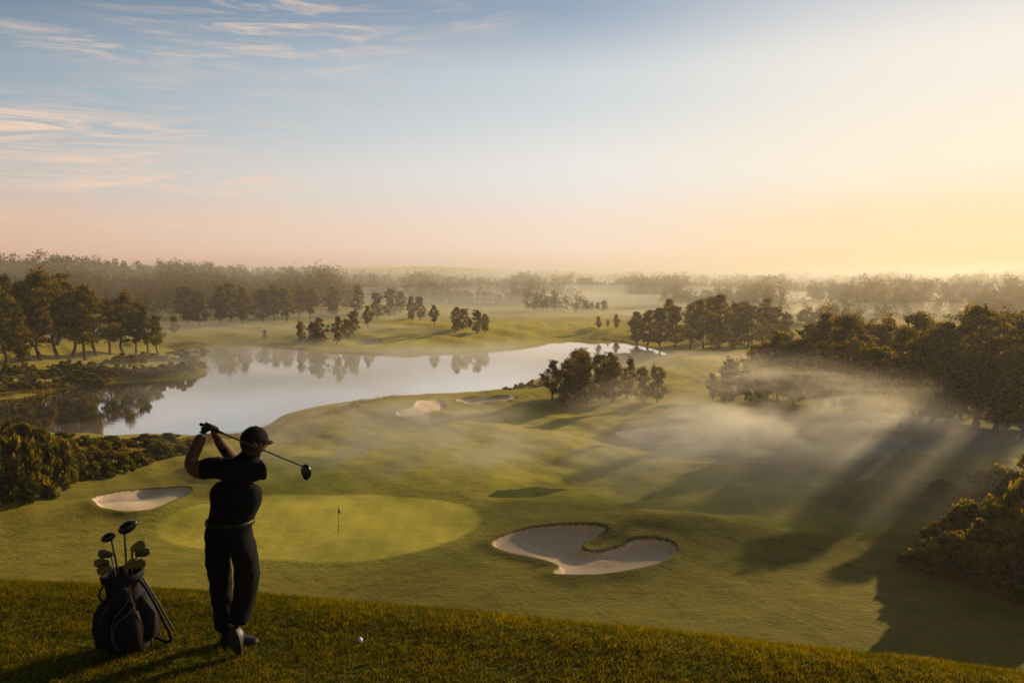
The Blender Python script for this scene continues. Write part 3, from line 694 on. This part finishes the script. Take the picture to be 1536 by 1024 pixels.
def ramp(stops):
    nd = t.n('ShaderNodeValToRGB', i={0: t.math('MULTIPLY', dz, 2.5, clamp=True)}); cr = nd.color_ramp; cr.interpolation = 'EASE'
    while len(cr.elements) < len(stops): cr.elements.new(.5)
    for e, (p_, c_) in zip(cr.elements, stops): e.position = math.sin(math.radians(p_)) * 2.5; e.color = lin(c_)
    return nd.outputs[0]
rL = ramp([(0, (240, 184, 152)), (3, (232, 194, 168)), (6.5, (204, 195, 188)), (11, (158, 175, 187)), (20, (94, 121, 150)), (23, (80, 108, 140))])
rC = ramp([(0, (252, 210, 180)), (3, (250, 226, 206)), (8, (236, 233, 229)), (14, (208, 216, 221)), (20, (148, 168, 190)), (23, (124, 149, 177))])
rR = ramp([(0, (255, 206, 140)), (3, (255, 226, 176)), (8, (255, 241, 216)), (14, (248, 240, 228)), (20, (214, 216, 220)), (23, (194, 201, 212))])
low = t.mix(t.mr(cs, .08, .72, t='LINEAR'), rL, rC); low = t.mix(t.mr(cs, .68, 1.0), low, rR)
azm = t.math('ARCTAN2', dx, dy)
cv = t.n('ShaderNodeCombineXYZ', i={0: t.math('ADD', t.math('MULTIPLY', azm, 3.2), t.math('MULTIPLY', dz, 5.0)), 1: t.math('SUBTRACT', t.math('MULTIPLY', dz, 34.0), t.math('MULTIPLY', azm, 2.2)), 2: 1.7}).outputs[0]
cn = t.noise(cv, 1.6, 8, .64, 1.1)
mask = None
for a0, e0, ra, re, st_ in [(-31, 9.0, 8, 2.2, 1.6), (-18, 17.4, 8, 2.6, 1.4), (-25.5, 6.4, 11, 1.1, 1.3), (-30, 14.9, 8, .8, 1.1), (-5, 18.7, 7, 1.0, .5), (-24, 11.8, 12, 3, .35), (-27, 3.8, 14, .8, .8)]:
    p1 = t.math('DIVIDE', t.math('SUBTRACT', azm, math.radians(a0)), math.radians(ra)); p2 = t.math('DIVIDE', t.math('SUBTRACT', dz, math.sin(math.radians(e0))), math.radians(re))
    q_ = t.math('EXPONENT', t.math('MULTIPLY', t.math('ADD', t.math('MULTIPLY', p1, p1), t.math('MULTIPLY', p2, p2)), -1.0)); q_ = t.math('MULTIPLY', q_, st_)
    mask = q_ if mask is None else t.math('MAXIMUM', mask, q_)
cf = t.math('MULTIPLY', t.mr(cn, .42, .72), mask, clamp=True)
low = t.mix(t.math('MULTIPLY', cf, .85), low, lin((246, 214, 190)))
col = t.mix(t.mr(dz, .36, .75), low, nish)
back = t.mr(cs, .0, -.7, 1.0, .13); col = t.mix(1.0, col, t.n('ShaderNodeCombineXYZ', i={0: back, 1: back, 2: back}).outputs[0], 'MULTIPLY')
bg = t.n('ShaderNodeBackground', i={'Color': col, 'Strength': 1.0}); o = t.n('ShaderNodeOutputWorld'); t.link(bg.outputs[0], o.inputs[0])

# ------------------------------------------------------------------ haze and mist
def box(name, x0, x1, y0, y1, z0, z1, mat):
    V = np.array([(a, b_, c_) for a in (x0, x1) for b_ in (y0, y1) for c_ in (z0, z1)], float)
    Fc = np.array([(0, 1, 3, 2), (4, 6, 7, 5), (0, 4, 5, 1), (2, 3, 7, 6), (0, 2, 6, 4), (1, 5, 7, 3)])
    return add(name, mesh_np(name, V, Fc, (mat,), False))
def hazem(dens, an):
    hm, t = newmat('air_haze')
    sc = t.n('ShaderNodeVolumeScatter', i={'Color': (1, .93, .85, 1), 'Density': dens, 'Anisotropy': an}); o = t.n('ShaderNodeOutputMaterial'); t.link(sc.outputs[0], o.inputs[1])
    return hm
box('haze', -6000, 6000, -300, 8000, -40, 60, hazem(.00034, .40))
box('valley_haze', -4500, 4500, 290, 7000, -30, 36, hazem(.0007, .3))
def ellipsoid(p, zc, sx_, sy_, sz_, m):
    bm = bmesh.new(); bmesh.ops.create_icosphere(bm, subdivisions=4, radius=1); me = bpy.data.meshes.new('morning_mist'); bm.to_mesh(me); bm.free(); me.materials.append(m)
    ob = add('morning_mist', me, loc=(p[0], p[1], zc)); ob.scale = (sx_, sy_, sz_)
def mist(u, v, sx_, sy_, sz_, dens, scale, thr=.45, seed=0.0, zoff=.5):
    m, t = newmat('mist_volume')
    tc = t.n('ShaderNodeTexCoord').outputs['Object']
    ln = t.vmath('LENGTH', tc).outputs['Value']
    fall = t.mr(ln, 1.0, .15)
    pos = t.n('ShaderNodeNewGeometry').outputs['Position']
    pv = t.vmath('ADD', t.vmath('MULTIPLY', pos, (.7, 1, 2.2)).outputs[0], (seed, seed * 1.7, 0)).outputs[0]
    nz = t.mr(t.noise(pv, scale, 3, .65, .8), thr, thr + .25)
    dn = t.math('MULTIPLY', t.math('MULTIPLY', fall, nz), dens)
    sc = t.n('ShaderNodeVolumeScatter', i={'Color': (1, .91, .77, 1), 'Density': dn, 'Anisotropy': .45}); o = t.n('ShaderNodeOutputMaterial'); t.link(sc.outputs[0], o.inputs[1])
    m.cycles.volume_step_rate = 3.0
    p = hit(u, v); ellipsoid(p, gz(p[0], p[1]) + zoff * sz_, sx_, sy_, sz_, m)
def flat_mist(u, v, sx_, sy_, sz_, dens):
    m, t = newmat('thin_mist_volume')
    sc = t.n('ShaderNodeVolumeScatter', i={'Color': (1, .94, .86, 1), 'Density': dens, 'Anisotropy': .4}); o = t.n('ShaderNodeOutputMaterial'); t.link(sc.outputs[0], o.inputs[1])
    p = hit(u, v); ellipsoid(p, gz(p[0], p[1]), sx_, sy_, sz_, m)
mist(580, 690, 29, 18, 6, .15, .12, .42, 3)
mist(1150, 700, 26, 15, 9, .19, .11, .42, 11)
mist(860, 700, 26, 11, 3.5, .08, .13, .43, 31)
mist(560, 560, 130, 75, 6, .045, .03, .40, 5)
flat_mist(350, 655, 38, 12, 2.5, .010)
flat_mist(330, 500, 100, 35, 5, .010); flat_mist(230, 480, 140, 40, 7, .007)
flat_mist(640, 475, 160, 50, 6, .006); flat_mist(760, 455, 330, 120, 9, .005); flat_mist(860, 445, 260, 90, 12, .005); flat_mist(480, 450, 300, 110, 11, .003)
flat_mist(1020, 545, 45, 22, 3, .012); flat_mist(1350, 470, 170, 50, 7, .007); flat_mist(1500, 450, 260, 90, 10, .005); flat_mist(1320, 700, 34, 18, 4.5, .018)

cam = bpy.data.cameras.new('camera'); cam.lens = 36 * F / 1536; cam.sensor_width = 36; cam.clip_end = 20000; cam.clip_start = .1
co_ = add('camera', cam, loc=(0, 0, H)); co_.rotation_euler = (math.pi / 2 - P, 0, 0); S.camera = co_
